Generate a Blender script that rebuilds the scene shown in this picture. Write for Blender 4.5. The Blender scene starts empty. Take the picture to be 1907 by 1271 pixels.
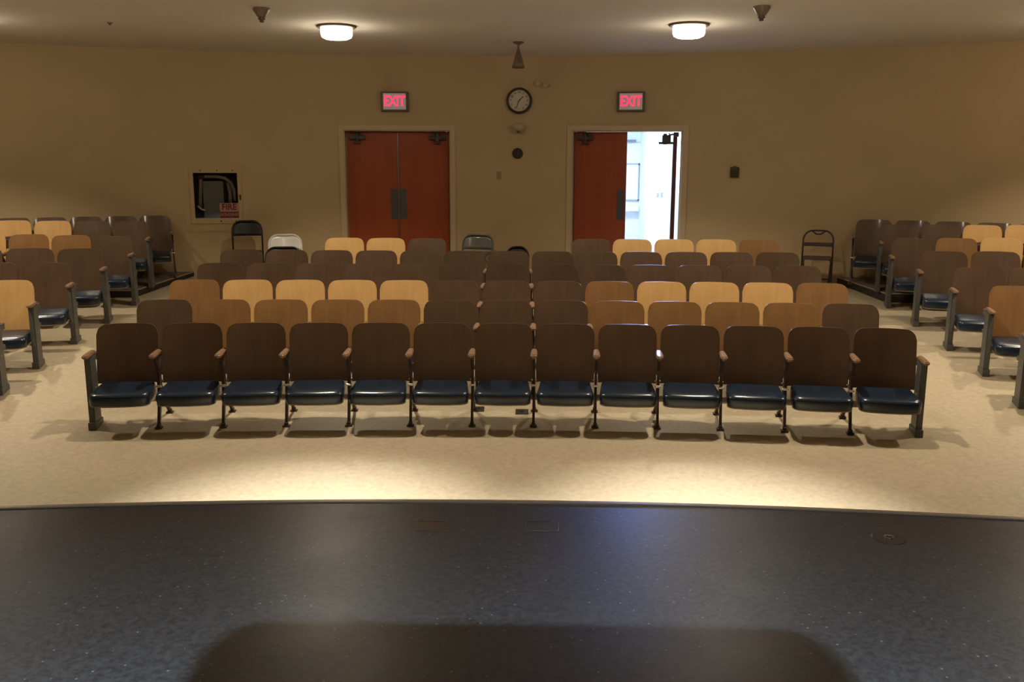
import bpy, bmesh, math, random
from mathutils import Vector, Matrix
from math import sin, cos, tan, radians, pi, sqrt, asin, atan2, hypot

random.seed(7)
sc = bpy.context.scene
COL = sc.collection

# ------------------------------------------------------------------ camera, exposure, world
EYE = 2.232
PITCH, ROLL, YAW = radians(11.0), 0.0031, -0.02
cd = bpy.data.cameras.new('camera'); cam = bpy.data.objects.new('camera', cd); COL.objects.link(cam)
cd.sensor_width = 36.0; cd.lens = 36.0 * 1700.0 / 1907.0; cd.clip_start = 0.02; cd.clip_end = 100
_r = Vector((cos(YAW), -sin(YAW), 0)); _fh = Vector((sin(YAW), cos(YAW), 0)); _z = Vector((0, 0, 1))
_f = _fh * cos(PITCH) - _z * sin(PITCH); _u = _fh * sin(PITCH) + _z * cos(PITCH)
_r2 = _r * cos(ROLL) + _u * sin(ROLL); _u2 = _u * cos(ROLL) - _r * sin(ROLL)
m = Matrix((_r2, _u2, -_f)).transposed().to_4x4(); m.translation = Vector((0, 0, EYE))
cam.matrix_world = m
sc.camera = cam
sc.view_settings.view_transform = 'Standard'
try: sc.view_settings.look = 'None'
except Exception: pass
sc.view_settings.exposure = 0.0; sc.view_settings.gamma = 1.0
sc.view_settings.use_curve_mapping = False
try:
    sc.cycles.use_denoising = True
    sc.cycles.max_bounces = 8; sc.cycles.diffuse_bounces = 5; sc.cycles.glossy_bounces = 4
    sc.cycles.sample_clamp_indirect = 4.0; sc.cycles.use_light_tree = True
    sc.cycles.caustics_reflective = False; sc.cycles.caustics_refractive = False
except Exception: pass
w = bpy.data.worlds.new('world'); sc.world = w; w.use_nodes = True
w.node_tree.nodes['Background'].inputs[0].default_value = (0.3, 0.25, 0.18, 1)
w.node_tree.nodes['Background'].inputs[1].default_value = 0.02

WARM = (1.0, 0.865, 0.66)
SPOT_W = 262.0        # downward beam of every ceiling lamp
DOWN_W, DOWN_CONE = 1900.0, 53
BULB_W = 9.0
GLASS_E = 8.0        # glow of the lamp glass
STAGE_W = 11000.0        # added unseen stage spot behind the camera
STREAK_W = 150.0  # added blue lamp for the streak on the stage floor
HALL_W = 230.0        # corridor light

# ------------------------------------------------------------------ places
CZ = 3.782            # ceiling
STZ = 0.782           # stage floor
WX, WY, WR = -0.6, -0.39, 14.29     # centre and radius of the curved back wall
XL, XR, YB = -8.6, 7.5, -4.0
def wall_pt(th, d=0.0, z=0.0): return Vector((WX + (WR + d) * sin(th), WY + (WR + d) * cos(th), z))
def wall_th(x): return asin((x - WX) / WR)
def floor_z(x, y):
    q = (x + .25) ** 2
    return .0973 * (y + .0215 * q - 7.98) + .002 * q

# ------------------------------------------------------------------ helpers
def obj(name, bm, mat, parent=None, loc=None, rotz=0, smooth=False, kind=None):
    me = bpy.data.meshes.new(name)
    bmesh.ops.recalc_face_normals(bm, faces=bm.faces[:])
    bm.to_mesh(me); bm.free()
    if smooth:
        for p in me.polygons: p.use_smooth = True
    o = bpy.data.objects.new(name, me); COL.objects.link(o)
    if isinstance(mat, (list, tuple)):
        for q in mat: me.materials.append(q)
    else: me.materials.append(mat)
    if parent is not None: o.parent = parent
    if loc is not None: o.location = loc
    o.rotation_euler[2] = rotz
    if kind: o['kind'] = kind
    return o
def thing(name, label, cat, loc=(0, 0, 0), rotz=0, group=None):
    o = bpy.data.objects.new(name, None); COL.objects.link(o)
    o.empty_display_size = .1; o.location = loc; o.rotation_euler[2] = rotz
    o['label'] = label; o['category'] = cat
    if group: o['group'] = group
    return o
def tag(o, label, cat, group=None):
    o['label'] = label; o['category'] = cat
    if group: o['group'] = group
    return o
def structure(name, loc=(0, 0, 0), rotz=0):
    o = bpy.data.objects.new(name, None); COL.objects.link(o)
    o.location = loc; o.rotation_euler[2] = rotz; o['kind'] = 'structure'
    return o
def NB(): return bmesh.new()
def box(bm, x0, x1, y0, y1, z0, z1, bev=0, M=None, seg=2):
    g = bmesh.ops.create_cube(bm, size=1)
    vs = g['verts']
    for v in vs:
        v.co = Vector(((x0 + x1) / 2 + v.co.x * (x1 - x0), (y0 + y1) / 2 + v.co.y * (y1 - y0), (z0 + z1) / 2 + v.co.z * (z1 - z0)))
    if bev:
        es = list({e for v in vs for e in v.link_edges})
        r = bmesh.ops.bevel(bm, geom=es, offset=bev, segments=seg, affect='EDGES', profile=.6)
        vs = list({v for f in r['faces'] for v in f.verts} | {v for v in vs if v.is_valid})
    if M is not None: bmesh.ops.transform(bm, matrix=M, verts=vs)
    return vs
def cyl(bm, p0, p1, r0, r1=None, n=16, cap=True):
    p0, p1 = Vector(p0), Vector(p1); r1 = r0 if r1 is None else r1
    d = (p1 - p0); L = d.length; d.normalize()
    a = d.orthogonal().normalized(); b = d.cross(a)
    A = []; B = []
    for i in range(n):
        t = 2 * pi * i / n; o = a * cos(t) + b * sin(t)
        A.append(bm.verts.new(p0 + o * r0)); B.append(bm.verts.new(p1 + o * r1))
    for i in range(n):
        j = (i + 1) % n; bm.faces.new((A[i], A[j], B[j], B[i]))
    if cap:
        bm.faces.new(A[::-1]); bm.faces.new(B)
def lathe(bm, prof, n=32, M=None):
    """prof: (r, z) list from top to bottom"""
    rings = []
    for r, z in prof:
        if r < 1e-5: rings.append([bm.verts.new((0, 0, z))])
        else: rings.append([bm.verts.new((r * cos(2 * pi * i / n), r * sin(2 * pi * i / n), z)) for i in range(n)])
    for a, b in zip(rings[:-1], rings[1:]):
        for i in range(n):
            j = (i + 1) % n
            if len(a) == 1 and len(b) == 1: continue
            if len(a) == 1: bm.faces.new((a[0], b[i], b[j]))
            elif len(b) == 1: bm.faces.new((a[i], b[0], a[j]))
            else: bm.faces.new((a[i], b[i], b[j], a[j]))
    if M is not None: bmesh.ops.transform(bm, matrix=M, verts=[v for r in rings for v in r])
def prism(bm, pts, z0, z1):
    A = [bm.verts.new((x, y, z0(x, y) if callable(z0) else z0)) for x, y in pts]
    B = [bm.verts.new((x, y, z1(x, y) if callable(z1) else z1)) for x, y in pts]
    n = len(pts)
    bm.faces.new(A[::-1]); bm.faces.new(B)
    for i in range(n):
        j = (i + 1) % n; bm.faces.new((A[i], A[j], B[j], B[i]))
def tube(bm, pts, r, n=8, closed=False):
    pts = [Vector(p) for p in pts]; rings = []; N = len(pts)
    ref = None
    for i, p in enumerate(pts):
        a = pts[(i - 1) % N] if (i or closed) else p; b = pts[(i + 1) % N] if (i < N - 1 or closed) else p
        t = (b - a).normalized()
        if ref is None: ref = t.orthogonal().normalized()
        u = (ref - t * ref.dot(t)).normalized(); ref = u; v = t.cross(u)
        rings.append([bm.verts.new(p + (u * cos(2 * pi * k / n) + v * sin(2 * pi * k / n)) * r) for k in range(n)])
    for i in range(N if closed else N - 1):
        a, b = rings[i], rings[(i + 1) % N]
        for k in range(n):
            j = (k + 1) % n; bm.faces.new((a[k], a[j], b[j], b[k]))
    if not closed:
        bm.faces.new(rings[0][::-1]); bm.faces.new(rings[-1])
def arc(cx, cz, r, a0, a1, n=8, y=0):
    return [(cx + r * cos(radians(a0 + (a1 - a0) * i / n)), y, cz + r * sin(radians(a0 + (a1 - a0) * i / n))) for i in range(n + 1)]
def text_mesh(name, s, size, mat, parent, loc, depth=.002, sx=1.0, rx=pi / 2, bold=0.0, rz=0):
    """standing lettering that faces -y of its parent"""
    c = bpy.data.curves.new(name, 'FONT'); c.body = s; c.size = size; c.extrude = depth; c.offset = bold
    c.align_x = 'CENTER'; c.align_y = 'CENTER'
    o = bpy.data.objects.new(name, c); COL.objects.link(o)
    dg = bpy.context.evaluated_depsgraph_get(); dg.update()
    me = bpy.data.meshes.new_from_object(o.evaluated_get(dg)); me.name = name
    COL.objects.unlink(o); bpy.data.objects.remove(o)
    me.materials.clear(); me.materials.append(mat)
    q = bpy.data.objects.new(name, me); COL.objects.link(q); q.parent = parent
    q.location = loc; q.rotation_euler = (rx, 0, rz); q.scale = (sx, 1, 1)
    return q
def copy_tree(o, parent=None):
    c = o.copy(); COL.objects.link(c); c.parent = parent
    for ch in KIDS.get(o.name, [k for k in o.children]): copy_tree(ch, c)
    return c
KIDS = {}

# ------------------------------------------------------------------ materials
def mat(name, col, rough=.6, metal=0, spec=.5, coat=0, emit=None, estr=0, coat_rough=.1):
    m = bpy.data.materials.new(name); m.use_nodes = True
    b = m.node_tree.nodes['Principled BSDF']
    b.inputs['Base Color'].default_value = (*col, 1); b.inputs['Roughness'].default_value = rough
    b.inputs['Metallic'].default_value = metal; b.inputs['Specular IOR Level'].default_value = spec
    b.inputs['Coat Weight'].default_value = coat; b.inputs['Coat Roughness'].default_value = coat_rough
    if emit: b.inputs['Emission Color'].default_value = (*emit, 1); b.inputs['Emission Strength'].default_value = estr
    return m
def noisy(m, col2, scale=(20, 20, 20), lo=.35, hi=.65, detail=4, bump=0, coord='Object', fac=1.0):
    nt = m.node_tree; N = nt.nodes; L = nt.links; b = N['Principled BSDF']
    tc = N.new('ShaderNodeTexCoord'); mp = N.new('ShaderNodeMapping'); mp.inputs['Scale'].default_value = scale
    no = N.new('ShaderNodeTexNoise'); no.inputs['Scale'].default_value = 1; no.inputs['Detail'].default_value = detail
    cr = N.new('ShaderNodeValToRGB'); cr.color_ramp.elements[0].position = lo; cr.color_ramp.elements[1].position = hi
    c1 = b.inputs['Base Color'].default_value[:]
    cr.color_ramp.elements[0].color = c1; cr.color_ramp.elements[1].color = (*col2, 1)
    L.new(tc.outputs[coord], mp.inputs[0]); L.new(mp.outputs[0], no.inputs['Vector']); L.new(no.outputs['Fac'], cr.inputs[0])
    L.new(cr.outputs[0], b.inputs['Base Color'])
    if bump:
        bp = N.new('ShaderNodeBump'); bp.inputs['Strength'].default_value = bump; bp.inputs['Distance'].default_value = .01
        L.new(no.outputs['Fac'], bp.inputs['Height']); L.new(bp.outputs[0], b.inputs['Normal'])
    return m

M_wall = noisy(mat('wall_paint', (.50, .385, .225), .75, spec=.25), (.545, .42, .25), (1.5, 1.5, 1.5), .3, .7)
M_trim = mat('painted_frame', (.57, .44, .275), .5, spec=.4)
M_ceil = noisy(mat('ceiling_plaster', (.68, .63, .57), .9, spec=.2), (.72, .67, .61), (1, 1, 1), .3, .7)
M_floor = noisy(mat('beige_linoleum', (.375, .312, .212), .42, spec=.35), (.475, .395, .272), (22, 22, 22), .28, .72, detail=10)
M_stage = mat('stage_tile', (.033, .031, .030), .30, spec=.5)
def stage_mat(m):
    nt = m.node_tree; N = nt.nodes; L = nt.links; b = N['Principled BSDF']
    tc = N.new('ShaderNodeTexCoord')
    no = N.new('ShaderNodeTexNoise'); no.inputs['Scale'].default_value = 45; no.inputs['Detail'].default_value = 5; no.inputs['Roughness'].default_value = .7
    cr = N.new('ShaderNodeValToRGB'); e = cr.color_ramp.elements
    e[0].position = .38; e[0].color = (.019, .021, .025, 1); e[1].position = .62; e[1].color = (.042, .046, .053, 1)
    vo = N.new('ShaderNodeTexVoronoi'); vo.inputs['Scale'].default_value = 28; vo.inputs['Randomness'].default_value = 1
    c2 = N.new('ShaderNodeValToRGB'); q = c2.color_ramp.elements
    q[0].position = .07; q[0].color = (1, 1, 1, 1); q[1].position = .14; q[1].color = (0, 0, 0, 1)
    wn = N.new('ShaderNodeMath'); wn.operation = 'GREATER_THAN'; wn.inputs[1].default_value = .62
    sp = N.new('ShaderNodeSeparateColor')
    mu = N.new('ShaderNodeMath'); mu.operation = 'MULTIPLY'
    mx = N.new('ShaderNodeMix'); mx.data_type = 'RGBA'; mx.inputs[7].default_value = (.17, .17, .17, 1)
    L.new(tc.outputs['Object'], no.inputs['Vector']); L.new(tc.outputs['Object'], vo.inputs['Vector'])
    L.new(no.outputs['Fac'], cr.inputs[0]); L.new(vo.outputs['Distance'], c2.inputs[0])
    L.new(vo.outputs['Color'], sp.inputs[0]); L.new(sp.outputs[0], wn.inputs[0])
    L.new(c2.outputs[0], mu.inputs[0]); L.new(wn.outputs[0], mu.inputs[1])
    L.new(cr.outputs[0], mx.inputs[6]); L.new(mu.outputs[0], mx.inputs[0]); L.new(mx.outputs[2], b.inputs['Base Color'])
    n2 = N.new('ShaderNodeTexNoise'); n2.inputs['Scale'].default_value = 3.0; n2.inputs['Detail'].default_value = 3
    mr = N.new('ShaderNodeMapRange'); mr.inputs['To Min'].default_value = .27; mr.inputs['To Max'].default_value = .42
    L.new(tc.outputs['Object'], n2.inputs['Vector']); L.new(n2.outputs['Fac'], mr.inputs[0]); L.new(mr.outputs[0], b.inputs['Roughness'])
    bp = N.new('ShaderNodeBump'); bp.inputs['Strength'].default_value = .12; bp.inputs['Distance'].default_value = .004
    L.new(no.outputs['Fac'], bp.inputs['Height']); L.new(bp.outputs[0], b.inputs['Normal'])
stage_mat(M_stage)
def wood(name, c1, c2, rough=.33, coat=.35, sc_=(14, 14, 1.2), cr_=.16):
    m = noisy(mat(name, c1, rough, spec=.4, coat=coat, coat_rough=cr_), c2, sc_, .3, .7, detail=6)
    return m
M_veneers = [wood('seat_veneer_lit', (.60, .345, .125), (.70, .43, .18)),  # one veneer in three tones, lamp light and shade painted in
           wood('seat_veneer_mid', (.22, .112, .042), (.30, .155, .060)),
           wood('seat_veneer_shaded', (.088, .052, .031), (.130, .076, .044), coat=.7, cr_=.09)]
M_arm = wood('armrest_wood', (.20, .115, .065), (.29, .17, .095), .35, .3, (4, 30, 30))
M_vinyl = noisy(mat('navy_vinyl', (.0075, .016, .032), .24, spec=.65), (.011, .022, .042), (6, 6, 6), bump=.08)
M_pan = mat('seat_pan_paint', (.20, .16, .11), .5)
M_iron = noisy(mat('brown_cast_iron', (.055, .032, .024), .45, metal=.3), (.075, .045, .032), (9, 9, 9))
M_grey = noisy(mat('grey_enamel', (.085, .085, .080), .45), (.10, .10, .093), (8, 8, 8))
M_chrome = mat('chrome', (.8, .78, .74), .18, 1)
M_black = mat('black_paint', (.012, .010, .012), .4)
M_white = mat('white_enamel', (.80, .78, .75), .25, coat=.3)
M_greychair = mat('grey_green_enamel', (.115, .115, .095), .28, coat=.3)
M_brownchair = mat('brown_enamel', (.045, .022, .018), .4)
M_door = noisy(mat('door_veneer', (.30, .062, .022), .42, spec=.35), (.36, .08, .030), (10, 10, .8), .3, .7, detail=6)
M_steel = mat('dull_steel', (.10, .105, .11), .45, metal=.4)
M_closer = mat('closer_metal', (.07, .06, .05), .4, metal=.5)
M_dark = mat('dark_recess', (.06, .045, .032), .8)
M_hall = mat('hall_paint', (.78, .80, .80), .7)
M_hallfloor = mat('hall_floor', (.5, .5, .48), .5)
M_redsign = mat('exit_letters', (.5, .02, .05), .5, emit=(1.0, .03, .12), estr=1.6)
M_signface = mat('sign_face', (.42, .33, .27), .4, emit=(1.0, .74, .62), estr=.11)
M_signcase = mat('sign_case', (.10, .085, .065), .45)
M_clockface = mat('clock_face', (.62, .56, .44), .5)
M_clockrim = mat('clock_rim', (.035, .022, .016), .35)
M_ink = mat('clock_ink', (.05, .04, .03), .6)
M_glass = mat('lamp_glass', (.9, .85, .75), .3, emit=(1.0, .87, .66), estr=GLASS_E)
M_ring = mat('lamp_ring', (.16, .12, .085), .4, metal=.4)
M_pend = mat('brown_lacquer', (.16, .11, .075), .35)
M_plat = noisy(mat('platform_covering', (.13, .10, .075), .55), (.17, .135, .10), (6, 6, 6))
M_riser = mat('riser_rubber', (.022, .017, .013), .5)
M_nose = mat('edge_strip', (.42, .34, .26), .35, metal=.3)
M_clear = bpy.data.materials.new('cabinet_glass'); M_clear.use_nodes = True
nt = M_clear.node_tree; nt.nodes.remove(nt.nodes['Principled BSDF'])
_t = nt.nodes.new('ShaderNodeBsdfTransparent'); _g = nt.nodes.new('ShaderNodeBsdfGlossy'); _g.inputs['Roughness'].default_value = .05
_x = nt.nodes.new('ShaderNodeMixShader'); _fr = nt.nodes.new('ShaderNodeFresnel'); _fr.inputs[0].default_value = 1.45
nt.links.new(_fr.outputs[0], _x.inputs[0]); nt.links.new(_t.outputs[0], _x.inputs[1]); nt.links.new(_g.outputs[0], _x.inputs[2])
nt.links.new(_x.outputs[0], nt.nodes['Material Output'].inputs[0])
M_hose = noisy(mat('hose_canvas', (.28, .22, .15), .8), (.34, .27, .18), (40, 40, 40))
M_panelgrey = mat('hose_rack_panel', (.22, .21, .17), .6)
M_label = mat('label_white', (.42, .24, .20), .6)
M_labelred = mat('label_red', (.16, .012, .016), .6)
M_plate = mat('floor_plate', (.045, .030, .022), .45, metal=.3)
M_pocket = mat('stage_pocket_lid', (.075, .050, .022), .35, metal=.4)
M_pocket2 = mat('stage_pocket_grey', (.060, .055, .050), .35, metal=.4)

# ------------------------------------------------------------------ room shell
def arc_wall(openings, th0, th1, z0, z1, d0, d1, step=.02):
    ts = {th0, th1}; zs = {z0, z1}
    for a, b_, c, d in openings: ts |= {a, b_}; zs |= {c, d}
    ts = sorted(ts); zs = sorted(zs)
    full = []
    for a, b_ in zip(ts[:-1], ts[1:]):
        n = max(1, int((b_ - a) / step)); full += [a + (b_ - a) * i / n for i in range(n)]
    full.append(ts[-1])
    bm = NB(); V = {}
    def vert(i, j, k):
        key = (i, j, k)
        if key not in V: V[key] = bm.verts.new(wall_pt(full[i], (d0, d1)[k], zs[j]))
        return V[key]
    solid = {}
    for i in range(len(full) - 1):
        for j in range(len(zs) - 1):
            tm = (full[i] + full[i + 1]) / 2; zm = (zs[j] + zs[j + 1]) / 2
            solid[i, j] = not any(a < tm < b_ and c < zm < d for a, b_, c, d in openings)
    for (i, j), s in solid.items():
        if not s: continue
        bm.faces.new([vert(*q) for q in ((i, j, 0), (i + 1, j, 0), (i + 1, j + 1, 0), (i, j + 1, 0))])
        bm.faces.new([vert(*q) for q in ((i, j, 1), (i, j + 1, 1), (i + 1, j + 1, 1), (i + 1, j, 1))])
        if not solid.get((i - 1, j)): bm.faces.new([vert(*q) for q in ((i, j, 0), (i, j + 1, 0), (i, j + 1, 1), (i, j, 1))])
        if not solid.get((i + 1, j)): bm.faces.new([vert(*q) for q in ((i + 1, j, 0), (i + 1, j, 1), (i + 1, j + 1, 1), (i + 1, j + 1, 0))])
        if not solid.get((i, j - 1)): bm.faces.new([vert(*q) for q in ((i, j, 0), (i, j, 1), (i + 1, j, 1), (i + 1, j, 0))])
        if not solid.get((i, j + 1)): bm.faces.new([vert(*q) for q in ((i, j + 1, 0), (i + 1, j + 1, 0), (i + 1, j + 1, 1), (i, j + 1, 1))])
    return bm
D1 = (wall_th(-2.764), wall_th(-1.208)); D2 = (wall_th(.606), wall_th(2.206)); CAB = (wall_th(-4.877), wall_th(-4.269))
DTOP = 2.712
ops = [(D1[0], D1[1], -2, DTOP), (D2[0], D2[1], -2, DTOP), (CAB[0], CAB[1], 1.438, 2.09)]
TH0, TH1 = asin((XL - .3 - WX) / WR), asin((XR + .3 - WX) / WR)
cuts = [TH0, -.46, -.36, -.21, .02, .26, .36, .46, TH1]
for a, b_ in zip(cuts[:-1], cuts[1:]):
    sub = [q for q in ops if a <= q[0] and q[1] <= b_]
    obj('wall_back', arc_wall(sub, a, b_, -.3, CZ + .02, 0, .24), M_wall, kind='structure')

def grid_surface(xs, ys, fz, th=.2, clip=None):
    bm = NB(); V = {}
    for i, x in enumerate(xs):
        for j, y in enumerate(ys):
            V[i, j] = bm.verts.new((x, y, fz(x, y)))
    fs = []
    for i in range(len(xs) - 1):
        for j in range(len(ys) - 1):
            fs.append(bm.faces.new((V[i, j], V[i + 1, j], V[i + 1, j + 1], V[i, j + 1])))
    r = bmesh.ops.extrude_face_region(bm, geom=fs)
    for v in r['geom']:
        if isinstance(v, bmesh.types.BMVert): v.co.z -= th
    return bm
xs = [XL - .2 + (XR - XL + .4) * i / 40 for i in range(41)]
ys = [1.6 + (14.05 - 1.6) * i / 40 for i in range(41)]
obj('floor', grid_surface(xs, ys, floor_z), M_floor, smooth=False, kind='structure')
bm = NB(); box(bm, XL - .2, XR + .2, 1.0, 14.2, CZ, CZ + .12); obj('ceiling', bm, M_ceil, kind='structure')
bm = NB(); box(bm, XL - .2, XR + .2, YB - .2, 1.0, 6.0, 6.12); box(bm, XL - .2, XR + .2, .9, 1.0, CZ, 6.0); obj('ceiling_stage', bm, mat('loft_black', (.05, .05, .05), .9), kind='structure')
bm = NB(); box(bm, XL - .2, XL, YB - .2, 11.72, -.4, CZ); box(bm, XL - .2, XL, YB - .2, 1.0, CZ, 6.0); obj('wall_left', bm, M_wall, kind='structure')
bm = NB(); box(bm, XR, XR + .2, YB - .2, 11.75, -.4, CZ); box(bm, XR, XR + .2, YB - .2, 1.0, CZ, 6.0); obj('wall_right', bm, M_wall, kind='structure')
bm = NB(); box(bm, XL - .2, XR + .2, YB - .2, YB, -.4, 6.0); obj('wall_front', bm, mat('stage_backdrop', (.10, .09, .08), .9), kind='structure')

# stage with a curved front edge
SR, SCX, SCY = 17.0, -.10, -13.235
def stage_y(x): return SCY + sqrt(SR * SR - (x - SCX) ** 2)
pts = [(x, stage_y(x)) for x in [XR - (XR - XL) * i / 48 for i in range(49)]]
bm = NB(); prism(bm, [(XL, YB), (XR, YB)] + pts, STZ - .06, STZ); obj('floor_stage', bm, M_stage, kind='structure')
bm = NB(); prism(bm, [(x, y - .06) for x, y in [(XL, YB + .1), (XR, YB + .1)] + pts], -.7, STZ - .06); obj('stage_front', bm, M_wall, kind='structure')
bm = NB()
P0 = [(x, stage_y(x) - .004) for x, _ in pts]; P1 = [(x, stage_y(x) + .020) for x, _ in pts]
for a in range(len(P0) - 1):
    vs = []
    for z in (STZ - .05, STZ + .006):
        vs.append([bm.verts.new((*q, z)) for q in (P0[a], P0[a + 1], P1[a + 1], P1[a])])
    bm.faces.new(vs[1]); bm.faces.new(vs[0][::-1])
    for i in range(4): bm.faces.new((vs[0][i], vs[0][(i + 1) % 4], vs[1][(i + 1) % 4], vs[1][i]))
bmesh.ops.remove_doubles(bm, verts=bm.verts[:], dist=1e-4)
obj('trim_1', bm, M_nose, kind='structure')

# shallow boxed-in strip of wall behind the clock
pth = wall_th(-.165)
t = structure('trim_2', wall_pt(pth), -pth)
bm = NB(); box(bm, -.295, .295, -.010, .02, 2.62, CZ); obj('pilaster', bm, M_wall, t)

# platforms under the two rearmost rows of the side blocks
def plat_z(x, y): return .650 - .077 * (14.06 - hypot(x - WX, y - WY))
def platform(name, aisle, corner, ang, sgn):
    outer = XL if sgn < 0 else XR
    yf = 11.85
    yo = yf - abs(outer - corner) * tan(ang)
    back = []
    for i in range(13):
        x = outer + (aisle - outer) * i / 12
        back.append((x, WY + sqrt(WR ** 2 - (x - WX) ** 2) - .004))
    pts = [(corner, yf), (outer, yo)] + back
    s = structure(name)
    bm = NB(); prism(bm, pts, lambda x, y: floor_z(x, y) - .05, lambda x, y: plat_z(x, y) - .012); obj('riser', bm, M_riser, s)
    bm = NB(); prism(bm, pts, lambda x, y: plat_z(x, y) - .012, plat_z); obj('platform_top', bm, M_plat, s)
    bm = NB()
    tube(bm, [(aisle, back[-1][1] - .02, plat_z(aisle, back[-1][1]) - .006), (corner, yf, plat_z(corner, yf) - .004), (outer, yo, plat_z(outer, yo) - .004)], .008, 6)
    obj('edge_strip', bm, M_nose, s)
platform('floor_platform_left', -4.93, -5.22, radians(10.5), -1)
platform('floor_platform_right', 4.36, 4.62, radians(10.5), 1)

# ------------------------------------------------------------------ doors
def casing(parent, w, top, bot):
    bm = NB(); t = .075
    for s in (-1, 1):
        a, b_ = sorted((s * w / 2, s * (w / 2 + t)))
        box(bm, a, b_, -.022, .06, bot, top + t, .004)
    box(bm, -w / 2, w / 2, -.022, .06, top, top + t, .004)
    obj('casing', bm, M_trim, parent)
    bm = NB()
    for s in (-1, 1):
        a, b_ = sorted((s * w / 2, s * (w / 2 - .012)))
        box(bm, a, b_, .0, .25, bot, top)
        a, b_ = sorted((s * (w / 2 - .012), s * (w / 2 - .030)))
        box(bm, a, b_, .15, .19, bot, top - .012)
    box(bm, -w / 2, w / 2, .0, .25, top - .012, top)
    obj('jamb', bm, M_trim, parent)
def closer(parent, x, z, s, y=.02):
    bm = NB()
    box(bm, x - .12, x + .12, y - .035, y + .03, z - .075, z - .015, .01)
    cyl(bm, (x, y - .01, z - .10), (x, y - .01, z + .01), .035, n=14)
    box(bm, x - .06, x + .05, y - .045, y + .01, z - .13, z - .105, .006)
    o = obj('door_closer', bm, M_closer, parent)
    bm = NB()
    tube(bm, [(x, y - .03, z + .015), (x + s * .10, y - .12, z + .02), (x - s * .14, y - .03, z + .055)], .010, 6)
    box(bm, x - s * .14 - .03, x - s * .14 + .03, y - .05, y + .0, z + .045, z + .07)
    obj('closer_arm', bm, M_closer, o)
def leaf(parent, x0, x1, y, bot, top):
    y += .05; bm = NB(); box(bm, x0, x1, y, y + .045, bot + .01, top - .016, .003); return obj('door_leaf', bm, M_door, parent)
def dframe(D):
    a, b_ = wall_pt(D[0]), wall_pt(D[1]); c = (a + b_) / 2; th = -atan2(b_.y - a.y, b_.x - a.x)
    return c, (b_ - a).length, (D[0] + D[1]) / 2
c1, w1, t1 = dframe(D1)
bot1 = floor_z(c1.x, c1.y)
d1 = structure('door_1', c1, -t1)
casing(d1, w1, DTOP, bot1 - .05)
lf = leaf(d1, -w1 / 2 + .03, -.003, .055, bot1, DTOP); lr = leaf(d1, .003, w1 / 2 - .03, .055, bot1, DTOP)
closer(lf, -w1 / 2 + .19, DTOP - .06, 1, .08); closer(lr, w1 / 2 - .19, DTOP - .06, -1, .08)
for s, p in ((-1, lf), (1, lr)):
    bm = NB(); a, b_ = sorted((s * .016, s * .118)); box(bm, a, b_, .099, .106, 1.408, 1.856, .002); obj('push_plate', bm, M_steel, p)
bm = NB(); box(bm, -.009, .009, .092, .106, bot1 + .02, DTOP - .03, .003); obj('astragal', bm, mat('astragal_steel', (.30, .28, .27), .28, metal=.9), lr)

c2, w2, t2 = dframe(D2)
bot2 = floor_z(c2.x, c2.y)
d2 = structure('door_2', c2, -t2)
casing(d2, w2, DTOP, bot2 - .05)
l2 = leaf(d2, -w2 / 2 + .03, -.003, .055, bot2, DTOP)
closer(l2, -w2 / 2 + .19, DTOP - .06, 1, .08)
bm = NB(); box(bm, -.135, -.030, .099, .106, 1.408, 1.856, .002); obj('push_plate', bm, M_steel, l2)
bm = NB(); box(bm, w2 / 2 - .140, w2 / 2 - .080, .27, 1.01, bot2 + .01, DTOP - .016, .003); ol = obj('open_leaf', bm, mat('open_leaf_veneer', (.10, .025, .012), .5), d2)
x = w2 / 2 - .24; z = DTOP - .085
bm = NB()
box(bm, x - .065, x + .065, .24, .33, z - .085, z + .03, .015)
cyl(bm, (x - .02, .285, z - .11), (x - .02, .285, z + .05), .03, n=14)
box(bm, x - .115, x + .115, .25, .30, z - .105, z - .068, .010)
dc = obj('door_closer', bm, M_closer, ol)
bm = NB(); tube(bm, [(x + .0, .28, z + .01), (x + .07, .25, z + .035), (x + .16, .18, z + .04)], .014, 8)
tube(bm, [(x + .04, .28, z + .0), (x + .04, .26, z + .06)], .010, 6)
box(bm, x + .10, x + .178, .12, .2, z - .0, z + .063, .008); obj('closer_arm', bm, M_closer, dc)

# corridor behind the open door
hz = bot2
bm = NB(); box(bm, -1.4, 4.4, 14.06, 17.6, hz - .1, hz); obj('floor_corridor', bm, M_hallfloor, kind='structure')
bm = NB(); box(bm, -1.4, 4.4, 14.14, 17.6, 3.3, 3.4); obj('ceiling_corridor', bm, M_hall, kind='structure')
bm = NB(); box(bm, -1.4, 4.4, 17.4, 17.6, hz - .1, 3.3)
box(bm, 2.03, 4.4, 16.1, 17.4, hz - .1, 3.3); obj('wall_corridor', bm, M_hall, kind='structure')
bm = NB(); box(bm, -1.5, -1.4, 14.1, 17.6, hz - .1, 3.4); box(bm, 4.4, 4.5, 13.9, 17.6, hz - .1, 3.4); obj('wall_corridor_side', bm, M_hall, kind='structure')
for x0, x1, nm in ((-1.4, .4, 'a'), (2.45, 4.4, 'b')):
    pass
def area(name, loc, rot, sx, sy, power, col):
    l = bpy.data.lights.new(name, 'AREA'); l.shape = 'RECTANGLE'; l.size = sx; l.size_y = sy; l.energy = power; l.color = col
    o = bpy.data.objects.new(name, l); COL.objects.link(o); o.location = loc; o.rotation_euler = rot; return o
area('corridor_light', (1.5, 15.4, 3.26), (0, 0, 0), 3.2, .5, HALL_W, (.52, .74, 1.0))
area('corridor_streak_light', (1.90, 15.8, 2.95), (radians(-50), 0, 0), 1.0, .25, STREAK_W, (.22, .36, 1.0))  # unseen blue lamp, added to throw a blue streak onto the stage
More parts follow.
